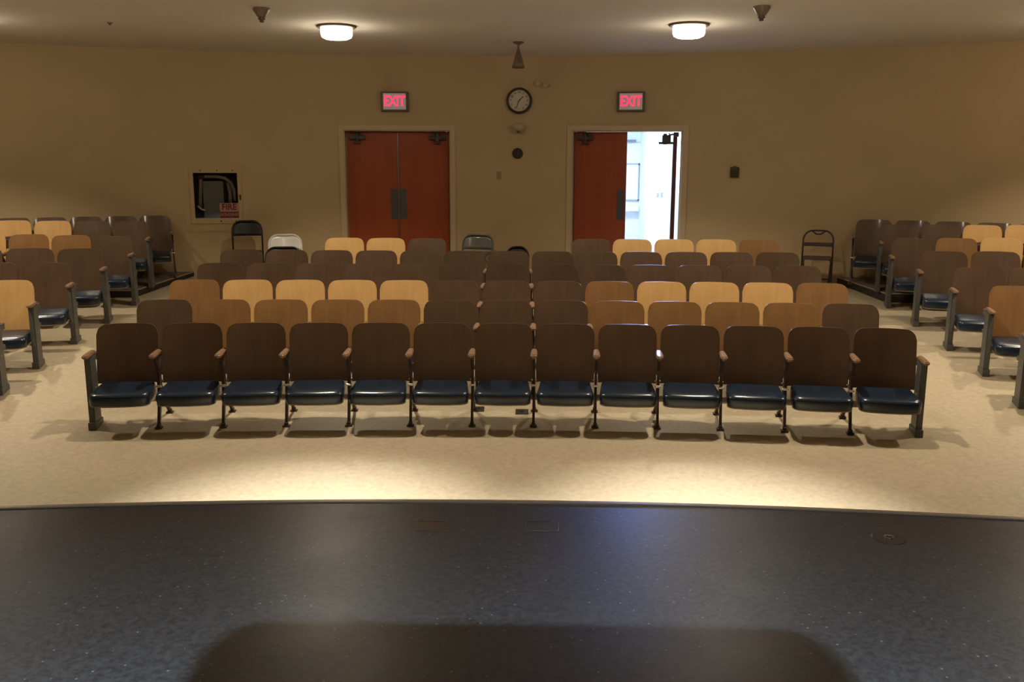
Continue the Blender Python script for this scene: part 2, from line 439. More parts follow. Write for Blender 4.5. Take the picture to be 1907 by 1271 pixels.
tb = thing('fluorescent_tube', 'dark end of a tube light fitting high in the bright corridor', 'light fitting', (1.70, 17.36, 2.655))
bm = NB(); box(bm, -.5, .24, -.05, .03, -.02, .02, .005); obj('housing', bm, mat('fitting_grey', (.16, .20, .25), .5), tb)
bm = NB(); cyl(bm, (.24, -.01, 0), (.5, -.01, 0), .018, n=12); obj('tube', bm, mat('tube_white', (.75, .7, .7), .4), tb)
nb = thing('notice_board', 'white framed notice board on the corridor wall seen through the open door', 'notice board', (1.68, 17.385, 1.9))
bm = NB(); box(bm, -.33, .33, -.012, .012, -.33, .33); obj('board', bm, M_hall, nb)
bm = NB()
for a in ((-.345, -.32, -.345, .345), (.32, .345, -.345, .345), (-.345, .345, -.345, -.32), (-.345, .345, .32, .345)): box(bm, a[0], a[1], -.02, .012, a[2], a[3])
obj('frame', bm, mat('frame_grey', (.35, .33, .32), .5), nb)
bm = NB(); box(bm, -.5, .36, -.16, .0, -.035, .035, .015)
tag(obj('wall_ledge', bm, M_hall, loc=(1.66, 17.40, 1.40)), 'white ledge below the notice board in the bright corridor', 'ledge')
lp = thing('light_switch', 'pair of light switches on the bright corridor wall', 'light switch', (2.235, 16.1, 1.715))
for dx in (-.035, .035):
    bm = NB(); box(bm, dx - .02, dx + .02, -.012, .002, -.035, .035, .004); obj('switch_plate', bm, mat('switch_grey', (.30, .31, .32), .5), lp)

# ------------------------------------------------------------------ auditorium seats
PIT = .545
def back_bm():
    bm = NB(); W = .2555; H0, H1 = .335, .838; R = .085; rake = .105; sag = .030; T = .012
    us = [-1 + 2 * i / 28 for i in range(29)]
    us = [math.copysign(abs(u) ** .72, u) for u in us]
    nz = 12
    def P(u, t, k):
        x = u * W; ax = abs(x)
        top = H1 - .006 * (ax / W) ** 2
        if ax > W - R: top -= R - sqrt(max(0, R * R - (ax - (W - R)) ** 2))
        z = H0 + (top - H0) * t
        y = -rake * (H1 - z) / (H1 - H0) + sag * (1 - u * u) - sag + .010 * (1 - ((z - H0) / (H1 - H0))) ** 2
        return Vector((x, y + (T if k else 0), z))
    V = {(i, j, k): bm.verts.new(P(u, j / nz, k)) for i, u in enumerate(us) for j in range(nz + 1) for k in (0, 1)}
    n = len(us)
    for i in range(n - 1):
        for j in range(nz):
            bm.faces.new((V[i, j, 0], V[i + 1, j, 0], V[i + 1, j + 1, 0], V[i, j + 1, 0]))
            bm.faces.new((V[i, j, 1], V[i, j + 1, 1], V[i + 1, j + 1, 1], V[i + 1, j, 1]))
        for j in (0, nz):
            bm.faces.new((V[i, j, 0], V[i + 1, j, 0], V[i + 1, j, 1], V[i, j, 1]))
    for i in (0, n - 1):
        for j in range(nz): bm.faces.new((V[i, j, 0], V[i, j + 1, 0], V[i, j + 1, 1], V[i, j, 1]))
    return bm
def plan(w_f, w_b, yf, yb, rf, rb, bow, inset=0, n=7):
    """rounded seat outline, front at -y"""
    pts = []
    wf, wb = w_f - inset, w_b - inset; yf += inset; yb -= inset
    cs = [(wb - rb, yb - rb, rb, 0), (-wb + rb, yb - rb, rb, 90), (-wf + rf, yf + rf, rf, 180), (wf - rf, yf + rf, rf, 270)]
    for k, (cx, cy, r, a0) in enumerate(cs):
        for i in range(n + 1):
            a = radians(a0 + 90 * i / n); x = cx + r * cos(a); y = cy + r * sin(a)
            pts.append((x, y))
        if k == 2:
            for i in range(1, 8): pts.append((-wf + rf + (2 * (wf - rf)) * i / 8, yf))
    return [(x, y - bow * (1 - (x / wf) ** 2) * max(0, min(1, (cs[2][1] - y + .06) / .06)) if y < cs[2][1] else y) for x, y in pts]
def cushion_bm():
    bm = NB()
    layers = [(.236, .012), (.240, .002), (.262, 0), (.300, .0), (.318, .004), (.330, .016), (.337, .038), (.341, .075), (.343, .12)]
    rings = []
    for z, ins in layers:
        ring = []
        for x, y in plan(.243, .225, -.455, -.105, .055 , .03, .022, ins):
            ring.append(bm.verts.new((x, y, z + (y + .28) * .10)))
        rings.append(ring)
    for a, b_ in zip(rings[:-1], rings[1:]):
        for i in range(len(a)):
            j = (i + 1) % len(a); bm.faces.new((a[i], a[j], b_[j], b_[i]))
    bm.faces.new(rings[0][::-1]); bm.faces.new(rings[-1])
    return bm
def pan_bm():
    bm = NB()
    rings = []
    for z in (.226, .237):
        rings.append([bm.verts.new((x, y, z + (y + .28) * .10)) for x, y in plan(.240, .222, -.452, -.11, .055, .03, .022, 0)])
    a, b_ = rings
    for i in range(len(a)):
        j = (i + 1) % len(a); bm.faces.new((a[i], a[j], b_[j], b_[i]))
    bm.faces.new(a[::-1]); bm.faces.new(b_)
    return bm
SL = .0973
def standard_bm():
    bm = NB(); t = .011
    # upper bracket under the armrest, column, and forked legs; yz-profile bars
    def bar(p, q, w0, w1, tt=t):
        (y0, z0), (y1, z1) = p, q
        d = Vector((0, y1 - y0, z1 - z0)).normalized(); nrm = Vector((0, -d.z, d.y))
        vs = []
        for s in (-1, 1):
            vs.append([bm.verts.new((s * tt, y0 + nrm.y * w0 * a, z0 + nrm.z * w0 * a)) for a in (-1, 1)] +
                      [bm.verts.new((s * tt, y1 + nrm.y * w1 * a, z1 + nrm.z * w1 * a)) for a in (1, -1)])
        bm.faces.new(vs[0]); bm.faces.new(vs[1][::-1])
        for i in range(4): bm.faces.new((vs[0][i], vs[1][i], vs[1][(i + 1) % 4], vs[0][(i + 1) % 4]))
    bar((-.33, .588), (-.06, .600), .010, .012)
    bar((-.27, .590), (-.16, .46), .012, .022)
    bar((-.16, .47), (-.16, .26), .026, .050)
    bar((-.16, .28), (-.27, .02 + SL * -.27), .034, .013)
    bar((-.13, .28), (.09, .02 + SL * .09), .034, .013)
    bar((-.07, .585), (-.05, .625), .012, .010, .008)
    bar((-.13, .45), (-.05, .60), .020, .014)
    for y in (-.275, .095):
        z = SL * y
        box(bm, -.030, .030, y - .028, y + .028, z - .004, z + .010, .003)
        box(bm, -.016, .016, y - .020, y + .020, z + .008, z + .035, .004)
    return bm
def endpanel_bm():
    bm = NB()
    for (y0, y1, z0, z1, y2, y3) in ((-.285, -.105, -.03, .595, -.27, -.13),):
        A = [(-.026, y0), (.026, y0), (.026, y1), (-.026, y1)]; B = [(-.024, y2 - .02), (.024, y2 - .02), (.024, y3), (-.024, y3)]
        va = [bm.verts.new((x, y, z0 + SL * y)) for x, y in A]; vb = [bm.verts.new((x, y, z1)) for x, y in B]
        bm.faces.new(va[::-1]); bm.faces.new(vb)
        for i in range(4): bm.faces.new((va[i], va[(i + 1) % 4], vb[(i + 1) % 4], vb[i]))
    bmesh.ops.bevel(bm, geom=bm.edges[:], offset=.008, segments=2, affect='EDGES')
    box(bm, -.033, .033, -.30, -.09, -.035, .035, .006)
    # curved rear rail that carries the back
    box(bm, -.014, .014, -.13, -.03, .36, .40, .004)
    box(bm, -.012, .012, -.12, .01, .54, .60, .004)
    return bm
def arm_bm():
    bm = NB(); n = 8; pts = []
    L0, L1, wf, wb = -.345, -.105, .030, .023
    for i in range(n + 1):
        a = pi + pi * i / n; pts.append((wf * cos(a), L0 + .03 + .03 * sin(a)))
    pts += [(wf * .96, L0 + .12), (wb, L1 - .02), (wb * .7, L1), (-wb * .7, L1), (-wb, L1 - .02), (-wf * .96, L0 + .12)]
    prism(bm, pts, lambda x, y: .598 + (y + .23) * .04, lambda x, y: .628 + (y + .23) * .04)
    bmesh.ops.recalc_face_normals(bm, faces=bm.faces[:])
    es = [e for e in bm.edges if abs(e.verts[0].co.z - e.verts[1].co.z) < .02]
    bmesh.ops.bevel(bm, geom=es, offset=.008, segments=3, affect='EDGES')
    return bm
def bolt_bm():
    bm = NB(); lathe(bm, [(0, .027), (.006, .027), (.007, .022), (.0125, .021), (.0125, -.021), (.007, -.022), (.006, -.027), (0, -.027)], 12, Matrix.Rotation(pi / 2, 4, 'Y'))
    return bm
def proto(name, bm, m, smooth=False):
    o = obj(name, bm, m, smooth=smooth); me = o.data; COL.objects.unlink(o); bpy.data.objects.remove(o); return me
def auto_smooth(me, ang=40):
    me.set_sharp_from_angle(angle=radians(ang)) if hasattr(me, 'set_sharp_from_angle') else None
ME = {}
for i, wm in enumerate(M_veneers):
    ME['backrest', i] = proto('backrest', back_bm(), wm, True); auto_smooth(ME['backrest', i])
ME['seat_cushion'] = proto('seat_cushion', cushion_bm(), M_vinyl, True); auto_smooth(ME['seat_cushion'], 60)
ME['seat_pan'] = proto('seat_pan', pan_bm(), M_pan)
ME['standard'] = proto('standard', standard_bm(), M_iron)
ME['end_standard'] = proto('end_standard', endpanel_bm(), M_grey)
ME['armrest'] = proto('armrest', arm_bm(), M_arm, True); auto_smooth(ME['armrest'], 50)
ME['hinge_bolt'] = proto('hinge_bolt', bolt_bm(), M_chrome, True); auto_smooth(ME['hinge_bolt'])
def part(key, parent, x=0, name=None, tilt=0):
    me = ME[key]; nm = name or (key if isinstance(key, str) else key[0])
    o = bpy.data.objects.new(nm, me); COL.objects.link(o); o.parent = parent; o.location = (x, 0, 0)
    return o
def seat(loc, rotz, label, group, tone_i=1, left='standard', right=None, scale=1.0, fold=False):
    t = thing('auditorium_seat', label, 'seat', loc, rotz, group)
    t.scale = (scale, 1, 1)
    part(('backrest', tone_i), t)
    c = part('seat_cushion', t); part('seat_pan', c)
    if fold:      # tipped-up seat
        c.matrix_basis = Matrix.Translation((0, -.135, .31)) @ Matrix.Rotation(radians(-66), 4, 'X') @ Matrix.Translation((0, .135, -.31))
    for side, x in ((left, -PIT / 2), (right, PIT / 2)):
        if side:
            s = part(side, t, x); part('armrest', t, x)
            for y_, z_ in ((-.115, .352), (-.20, .322)):
                part('hinge_bolt', s).location = (0, y_, z_)
    return t

ORD = ['first', 'second', 'third', 'fourth', 'fifth', 'sixth', 'seventh', 'eighth', 'ninth', 'tenth', 'eleventh', 'twelfth', 'thirteenth']
ROWS = [  # arc centre x, depth, top z (camera frame), curvature
    (-.2302, 7.979, -1.3912, .0461), (-.2371, 8.827, -1.3093, .0454), (-.2501, 9.649, -1.2227, .0419),
    (-.2599, 10.503, -1.1389, .0406), (-.2727, 11.325, -1.0648, .0404), (-.2887, 12.198, -.9807, .0424)]
KZ = .002
LIT_, MID_, SHD_ = 0, 1, 2
LIGHT_TINT = [[2] * 13, [2, 1, 1, 1, 1, 2, 2, 2, 1, 1, 1, 1, 2], [1, 0, 0, 0, 0, 2, 2, 2, 1, 0, 0, 0, 1],  # tones painted where lamp pools and shade fall on the backs
        [2] * 13, [2] * 13, [1, 1, 0, 0, 2, 1, 1, 1, 2, 0, 0, 0, 1]]
LIGHT_TINTNAME = {0: 'lit-toned', 1: 'brown', 2: 'shade-toned'}
ROWN = ['front', 'second', 'third', 'fourth', 'fifth', 'sixth and last']
for r, (xc, Y0, zt, k) in enumerate(ROWS):
    idx = list(range(-6, 7)) if r < 5 else [-4, -3, -2, 2, 3, 4, 5, 6]
    for n, i in enumerate(idx):
        s = i * PIT; th = s * k
        x = xc + sin(th) / k; y = Y0 - (1 - cos(th)) / k; z = zt + KZ * s * s + EYE - .838
        first = i == -6 or (r == 5 and i in (-4, 2)); last = i == 6 or (r == 5 and i == -2)
        end_l = 'end_standard' if first else 'standard'
        end_r = 'end_standard' if last else None
        if r == 5 and i in (-4, -2, 2): 
            end_l = 'standard'; end_r = 'standard' if i == -2 else None
        if r < 5:
            lab = f'{LIGHT_TINTNAME[LIGHT_TINT[r][i+6]]} plywood-backed seat, {ORD[n]} from left in {ROWN[r]} row of centre block'
            grp = f'seats in the {ROWN[r]} row of the centre block'
        else:
            side = 'left' if i < 0 else 'right'; q = n if i < 0 else n - 3
            lab = f'{LIGHT_TINTNAME[LIGHT_TINT[r][i+6]]} plywood-backed seat, {ORD[q]} from left in last centre row before {side} door'
            grp = f'last row seats before the {side} door'
        seat((x, y, z), -th, lab, grp, LIGHT_TINT[r][i + 6], end_l, end_r)

# side blocks: aisle foot (x, y), heading angle, pitch, count, offset, light-and-shade tints from the aisle, level
def block(side, rows):
    sg = -1 if side == 'left' else 1
    for name, fx, fy, phi, pit, cnt, off, tints, plat, back in rows:
        ph = radians(phi); k = .0
        for i in range(cnt):
            t = Vector((sg * cos(ph), -sin(ph))); nrm = Vector((sg * sin(ph), cos(ph)))
            d = off + pit * i
            x = fx + nrm.x * back + t.x * d; y = fy + nrm.y * back + t.y * d
            rz = -ph * sg
            if name == 'seventh':
                rr = WR - .15; a = asin((fx - WX) / rr) + sg * pit * i / rr
                x, y, rz = WX + rr * sin(a), WY + rr * cos(a), -a
            z = plat_z(x, y) if plat else floor_z(x, y)
            aisle = 'end_standard' if name != 'seventh' else 'standard'
            if side == 'left': L, R = 'standard', (aisle if i == 0 else None)
            else: L, R = (aisle if i == 0 else None), 'standard'
            pos = 'aisle seat' if i == 0 else f'{ORD[i]} seat from the aisle'
            lab = f'{LIGHT_TINTNAME[tints[i]]} plywood-backed {pos} in the {name} row of the {side} block'
            o = seat((x, y, z), rz, lab, f'seats in the {name} row of the {side} block', tints[i], L, R, pit / PIT, name == 'seventh' and i > 0)
block('left', [
    ('first', -4.932, 8.152, 13, .55, 3, .27, [1, 1, 1], 0, .26),
    ('second', -4.994, 8.922, 13, .55, 4, .27, [0, 0, 0, 1], 0, .26),
    ('third', -5.029, 9.783, 13, .55, 4, .27, [2, 2, 2, 2], 0, .26),
    ('fourth', -5.068, 10.619, 13, .56, 5, .25, [2, 2, 2, 2, 2], 0, .26),
    ('fifth', -5.147, 11.482, 10.5, .505, 5, .18, [2, 1, 1, 0, 0], 0, .24),
    ('sixth', -5.19, 12.17, 12, .49, 4, .18, [2, 2, 0, 0], 1, .20),
    ('seventh', -5.33, 0, 0, .445, 6, 0, [2, 2, 2, 2, 2, 2], 1, 0)])
block('right', [
    ('first', 4.415, 8.022, 13, .55, 3, .27, [1, 1, 1], 0, .26),
    ('second', 4.514, 8.909, 13, .55, 4, .27, [1, 1, 1, 1], 0, .26),
    ('third', 4.537, 9.771, 13, .55, 4, .27, [2, 2, 2, 2], 0, .26),
    ('fourth', 4.582, 10.710, 13, .56, 4, .25, [2, 2, 2, 2], 0, .26),
    ('fifth', 4.619, 11.590, 12, .52, 4, .20, [2, 1, 0, 0], 0, .24),
    ('sixth', 4.63, 12.05, 15, .49, 4, .19, [2, 2, 0, 0], 1, .20),
    ('seventh', 4.715, 0, 0, .49, 5, 0, [2, 2, 2, 2, 2], 1, 0)])

# ------------------------------------------------------------------ folding chairs against the back wall
def folding_chair(loc, rotz, label, m, full_panel=True, seat_up=False, h=.80, w=.23, pm=None):
    t = thing('folding_chair', label, 'chair', loc, rotz, 'folding chairs by the back wall')
    pm = pm or m
    bm = NB(); R = .13
    rk = .17
    def yz(z): return rk * (z / h) - .02
    pts = [(-w, yz(0), 0), (-w, yz(h - R), h - R)]
    pts += [(-w + R - R * cos(a), yz(h - R + R * sin(a)), h - R + R * sin(a)) for a in [pi / 2 * i / 6 for i in range(1, 7)]]
    pts += [(-q[0], q[1], q[2]) for q in pts[::-1]]
    tube(bm, pts, .0125, 8); obj('back_frame', bm, m, t, smooth=True)
    bm = NB(); n = 12; rows = 5; V = {}
    z0 = h - .21 if full_panel else h - .215; z1 = h - .008 if full_panel else h - .165
    for i in range(n + 1):
        u = -1 + 2 * i / n; x = u * (w - .004)
        top = z1
        if full_panel and abs(x) > w - R: top = z1 - (R - sqrt(max(0, R * R - (abs(x) - (w - R)) ** 2)))
        for j in range(rows + 1):
            z = z0 + (top - z0) * j / rows
            for k in (0, 1): V[i, j, k] = bm.verts.new((x, yz(z) + .03 * (1 - u * u) - .01 + k * .006, z))
    for i in range(n):
        for j in range(rows):
            bm.faces.new((V[i, j, 0], V[i + 1, j, 0], V[i + 1, j + 1, 0], V[i, j + 1, 0]))
            bm.faces.new((V[i, j, 1], V[i, j + 1, 1], V[i + 1, j + 1, 1], V[i + 1, j, 1]))
        for j in (0, rows): bm.faces.new((V[i, j, 0], V[i + 1, j, 0], V[i + 1, j, 1], V[i, j, 1]))
    for i in (0, n):
        for j in range(rows): bm.faces.new((V[i, j, 0], V[i, j + 1, 0], V[i, j + 1, 1], V[i, j, 1]))
    obj('back_panel', bm, pm, t, smooth=True)
    bm = NB(); box(bm, -w + .02, w - .02, -.30, .10, .42, .445, .012); obj('seat', bm, pm, t)
    bm = NB()
    for s in (-1, 1): tube(bm, [(s * (w - .025), .10, .43), (s * (w - .025), -.26, .40), (s * (w - .025), -.24, .36), (s * (w - .025), .33, .0)], .011, 8)
    tube(bm, [(-(w - .025), .22, .10), (w - .025, .22, .10)], .008, 6)
    obj('rear_legs', bm, m, t, smooth=True)
    bm = NB(); tube(bm, [(-w, yz(.13), .13), (w, yz(.13), .13)], .008, 6); obj('crossbar', bm, m, t)
    if not full_panel:
        bm = NB(); tube(bm, [(-.09, yz(h) - .002, h - .005), (-.03, yz(h), h - .05), (.03, yz(h), h - .05), (.09, yz(h) - .002, h - .005)], .012, 6); obj('top_bracket', bm, m, t)
    return t
def at_floor(x, y): return (x, y, floor_z(x, y))
folding_chair(at_floor(-4.05, 13.02), radians(17), 'black metal folding chair below the fire cabinet, left of the white one', M_black, h=.86, w=.205)
folding_chair(at_floor(-3.52, 13.05), radians(15), 'glossy white folding chair standing between the black chair and the left door', M_white, h=.675)
folding_chair(at_floor(-.80, 13.35), radians(-12), 'grey green folding chair standing between the two doors', M_greychair, h=.675, pm=M_greychair)
folding_chair(at_floor(-.19, 13.10), radians(0), 'low black folding chair right of the grey green one', M_black, h=.55, w=.16)
folding_chair(at_floor(-3.42, 12.55), radians(12), 'low dark folding chair directly in front of the white one', M_black, h=.59, w=.24)
folding_chair(at_floor(3.98, 12.75), radians(-17), 'brown metal folding chair with open arched back near the right block', M_brownchair, False, h=.79, w=.20)

# ------------------------------------------------------------------ things on the back wall
def on_wall(x, z, d=0.0):
    th = wall_th(x); return wall_pt(th, -d, z), -th
def exit_sign(x, side):
    p, r = on_wall(x, 3.123)
    t = thing('exit_sign', f'lit red EXIT sign over the {side} double door', 'exit sign', p, r, 'exit signs')
    W, H = .2, .14
    bm = NB(); box(bm, -W, W, -.075, 0, -H, H, .008); obj('case', bm, M_signcase, t)
    bm = NB(); box(bm, -W + .035, W - .035, -.085, -.07, -H + .025, H - .025, .004); f = obj('face', bm, M_signface, t)
    text_mesh('letters', 'EXIT', .205, M_redsign, f, (0, -.087, 0), .003, .74, bold=.004)
    return t
exit_sign(-2.015, 'left closed'); exit_sign(1.45, 'right open')

p, r = on_wall(-.182, 3.142, .022)
t = thing('wall_clock', 'round clock with dark rim showing half past one', 'clock', p, r)
RX = Matrix.Rotation(pi / 2, 4, 'X')
bm = NB(); lathe(bm, [(0, .03), (.150, .03), (.158, .052), (.172, .055), (.186, .04), (.19, 0), (0, 0)], 48, RX); obj('rim', bm, M_clockrim, t, smooth=False)
bm = NB(); lathe(bm, [(0, .034), (.158, .034), (.158, .02), (0, .02)], 48, RX); f = obj('dial', bm, M_clockface, t)
for h in range(1, 13):
    a = radians(30 * h)
    text_mesh('numeral', str(h), .042, M_ink, f, (.122 * sin(a), -.0345, .122 * cos(a)), .0008, bold=.0012)
def hand(nm, a, L, wd):
    bm = NB(); box(bm, -wd, wd, -.040, -.037, -.03, L); o = obj(nm, bm, M_ink, t); o.rotation_euler = (0, radians(a), 0)
hand('hour_hand', 46, .085, .005); hand('minute_hand', 200, .115, .0035)

p, r = on_wall(-.188, 2.745)
t = thing('wall_sconce', 'small cream wall light with cup shade below the clock', 'wall light', p, r)
bm = NB(); lathe(bm, [(.03, .055), (.058, .05), (.085, .02), (.088, -.005), (.06, -.035), (.035, -.055), (0, -.055)], 24); bmesh.ops.translate(bm, verts=bm.verts[:], vec=(0, -.10, .02)); obj('shade', bm, mat('sconce_cream', (.50, .42, .28), .4), t, smooth=True)
bm = NB(); lathe(bm, [(.040, -.03), (.032, -.055), (.014, -.09), (0, -.095)], 16); bmesh.ops.translate(bm, verts=bm.verts[:], vec=(0, -.10, .02)); box(bm, -.02, .02, -.10, 0, -.06, -.03); obj('bracket', bm, mat('sconce_brass', (.17, .12, .05), .4, metal=.5), t)
p, r = on_wall(-.203, 2.382)
t = thing('wall_speaker', 'dark round speaker disc on the wall below the cream light', 'speaker', p, r)
bm = NB(); lathe(bm, [(0, .03), (.06, .028), (.078, .018), (.08, 0), (0, 0)], 32, RX); obj('grille', bm, mat('speaker_dark', (.035, .025, .015), .6), t)
bm = NB(); lathe(bm, [(0, .036), (.012, .034), (.014, .02)], 12, RX); obj('screw', bm, M_closer, t)
p, r = on_wall(-.483, 2.058)
bm = NB(); box(bm, -.035, .035, -.008, 0, -.057, .057, .003); box(bm, -.006, .006, -.016, -.006, -.012, .012)
tag(obj('wall_plate', bm, mat('plate_tan', (.34, .25, .14), .5), loc=p, rotz=r), 'small tan switch plate between the doors', 'wall plate')
p, r = on_wall(.156, 3.371)
t = thing('emergency_light', 'pair of small pale lamp heads right of the clock', 'emergency light', p, r)
M_el = mat('emergency_beige', (.50, .39, .28), .5)
bm = NB(); box(bm, -.05, .05, -.03, 0, -.03, .03, .006); obj('housing', bm, M_el, t)
for dx, dz in ((-.065, .012), (.055, -.008)):
    bm = NB(); lathe(bm, [(0, .07), (.036, .068), (.038, .05), (.02, .015), (0, .01)], 16, RX); bmesh.ops.translate(bm, verts=bm.verts[:], vec=(dx, 0, dz)); obj('lamp_head', bm, M_el, t)
p, r = on_wall(2.935, 2.12)
t = thing('fire_alarm', 'small dark bronze fire alarm pull right of the open door', 'fire alarm', p, r)
M_al = mat('bronze_alarm', (.075, .05, .018), .45, metal=.4)
bm = NB(); box(bm, -.062, .062, -.04, 0, -.075, .075, .012); lathe(bm, [(0, .05), (.05, .045), (.055, .03)], 20, RX @ Matrix.Translation((0, .035, 0))); obj('body', bm, M_al, t)
bm = NB(); box(bm, -.03, .03, -.055, -.035, -.055, -.03, .004); obj('handle', bm, M_closer, t)

# fire hose cabinet
p, r = on_wall(-4.573, 0)
cab = thing('fire_hose_cabinet', 'recessed fire cabinet with folded hose behind glass, left of the doors', 'fire cabinet', p, r)
bm = NB()
for a in ((-.395, -.315, 1.296, 2.18), (.315, .395, 1.296, 2.18), (-.315, .315, 1.296, 1.428), (-.315, .315, 2.10, 2.18)): box(bm, a[0], a[1], -.022, .004, a[2], a[3])
box(bm, -.44, .44, -.008, .0, 1.25, 2.225)
# leave the opening free: rebuild the backing as four strips
bm.free(); bm = NB()
for a in ((-.44, -.305, 1.25, 2.225), (.305, .44, 1.25, 2.225), (-.305, .305, 1.25, 1.438), (-.305, .305, 2.09, 2.225)): box(bm, a[0], a[1], -.010, .006, a[2], a[3])
obj('frame', bm, M_wall, cab)
bm = NB()
for a in ((-.36, -.303, 1.36, 2.15), (.303, .36, 1.36, 2.15), (-.303, .303, 1.36, 1.44), (-.303, .303, 2.088, 2.15)): box(bm, a[0], a[1], -.026, -.008, a[2], a[3], .003)
dr = obj('door', bm, M_wall, cab)
bm = NB()
for x, z in ((-.2, 2.122), (.03, 2.122), (.24, 2.122), (.05, 1.395), (.26, 1.395)): cyl(bm, (x, -.026, z), (x, -.032, z), .010, n=10)
obj('screws', bm, M_closer, dr)
bm = NB(); box(bm, .325, .345, -.045, -.022, 1.70, 1.78, .004); obj('latch', bm, M_closer, dr)
bm = NB(); box(bm, -.304, .304, -.020, -.016, 1.438, 2.09); obj('pane', bm, M_clear, dr)
bm = NB()
box(bm, -.304, .304, .215, .225, 1.438, 2.09)
for a in ((-.306, -.300, 1.436, 2.092), (.300, .306, 1.436, 2.092), (-.306, .306, 1.434, 1.440), (-.306, .306, 2.088, 2.094)): box(bm, a[0], a[1], .0, .225, a[2], a[3])
obj('box', bm, M_dark, cab)
bm = NB(); box(bm, -.19, .10, .10, .13, 1.44, 1.97, .01); obj('rack_panel', bm, M_panelgrey, cab)
bm = NB()
tube(bm, [(-.235, .08, 1.58), (-.225, .08, 1.75), (-.21, .08, 1.93)] + [(-.14 + .07 * cos(a), .08, 1.975 + .06 * sin(a)) for a in [pi - pi / 2 * i / 5 for i in range(6)]] + [(.02, .08, 2.035), (.13, .08, 2.01), (.21, .08, 1.94), (.25, .08, 1.83), (.255, .08, 1.68)], .026, 8)
tube(bm, [(.17, .11, 1.95), (.19, .11, 1.8), (.185, .11, 1.6)], .03, 8)
obj('hose', bm, M_hose, cab, smooth=True)
bm = NB(); cyl(bm, (-.24, .07, 2.03), (-.15, .07, 2.03), .03, n=12); tube(bm, [(-.205 + .03 * cos(2 * pi * i / 12), .045, 2.03 + .03 * sin(2 * pi * i / 12)) for i in range(12)], .006, 6, True); obj('valve', bm, mat('valve_red', (.10, .012, .010), .4), cab)
bm = NB(); tube(bm, [(-.25, .06, 1.60), (-.215, .06, 1.56), (-.17, .06, 1.55)], .014, 8); cyl(bm, (-.26, .06, 1.62), (-.245, .06, 1.585), .02, n=10); obj('nozzle', bm, mat('nozzle_metal', (.6, .56, .48), .3, metal=.6), cab)
bm = NB(); box(bm, .04, .302, -.0245, -.0205, 1.44, 1.655); lb = obj('sticker', bm, M_label, dr)
bm = NB(); box(bm, .04, .302, -.0262, -.0242, 1.44, 1.53); obj('sticker_band', bm, M_labelred, lb)
text_mesh('sticker_word', 'FIRE', .125, M_labelred, lb, (.172, -.026, 1.596), .0008, .92, bold=.003)
text_mesh('sticker_word', 'EXTINGUISHER', .062, M_label, lb, (.172, -.0268, 1.487), .0006, .60, bold=.001)

# ------------------------------------------------------------------ ceiling things
def ceiling_lamp(x, y, label, spot=True, aim=0, power=1.0, cone=112, blend=.55):
    t = thing('ceiling_lamp', label, 'ceiling lamp', (x, y, CZ), 0, 'round ceiling lamps')
    bm = NB(); lathe(bm, [(.0, -.001), (.225, -.001), (.230, -.010), (.218, -.022), (.19, -.026), (.18, -.022), (0, -.022)], 48); obj('ring', bm, M_ring, t, smooth=False)
    bm = NB(); lathe(bm, [(.176, -.022), (.182, -.035), (.180, -.10), (.168, -.128), (.13, -.146), (.06, -.154), (0, -.156)], 40); obj('glass_shade', bm, M_glass, t, smooth=True)
    l = bpy.data.lights.new('lamp_bulb', 'SPOT'); l.energy = SPOT_W * power; l.color = WARM; l.spot_size = radians(cone); l.spot_blend = blend; l.shadow_soft_size = .06
    o = bpy.data.objects.new('lamp_bulb', l); COL.objects.link(o); o.parent = t; o.location = (0, 0, -.17); o.rotation_euler = (radians(aim), 0, 0)
    l = bpy.data.lights.new('lamp_bulb', 'POINT'); l.energy = BULB_W * power; l.color = WARM; l.shadow_soft_size = .08
    o = bpy.data.objects.new('lamp_bulb', l); COL.objects.link(o); o.parent = t; o.location = (0, 0, -.25)
    return t
ceiling_lamp(-2.25, 10.95, 'round glowing ceiling lamp on the left, in front of the left door', power=1.05)
ceiling_lamp(1.77, 10.82, 'round glowing ceiling lamp on the right, in front of the open door', power=1.05)
ceiling_lamp(-6.35, 10.25, 'ceiling lamp over the left block, only its glow at the left picture edge')
ceiling_lamp(6.05, 10.05, 'ceiling lamp over the right block, only its glow at the right picture edge')
for x in (-5.9, -1.95, 1.90, 5.3):
    ceiling_lamp(x, 8.2 - .012 * x * x, 'round ceiling lamp above the front seats, %s' % {-5.9: 'over the left block', -1.95: 'left of centre', 1.9: 'right of centre', 5.3: 'over the right block'}[x], power=1.3)
def downlight(x, y, label, power):
    t = thing('recessed_downlight', label, 'ceiling lamp', (x, y, CZ), 0, 'recessed downlights before the stage')
    bm = NB(); lathe(bm, [(.075, -.001), (.105, -.001), (.105, -.008), (.078, -.012), (.070, -.002), (.075, -.001)], 32); obj('trim_ring', bm, M_ring, t)
    l = bpy.data.lights.new('lamp_bulb', 'SPOT'); l.energy = power; l.color = (1.0, .98, .92); l.spot_size = radians(DOWN_CONE); l.spot_blend = .95; l.shadow_soft_size = .05
    o = bpy.data.objects.new('lamp_bulb', l); COL.objects.link(o); o.parent = t; o.location = (0, 0, -.015)
for x, q in ((-1.45, 1.0), (1.25, .95)):
    downlight(x, 5.35, 'recessed downlight above the front floor, %s' % {-1.45: 'left of centre', 1.25: 'right of centre'}[x], DOWN_W * q)

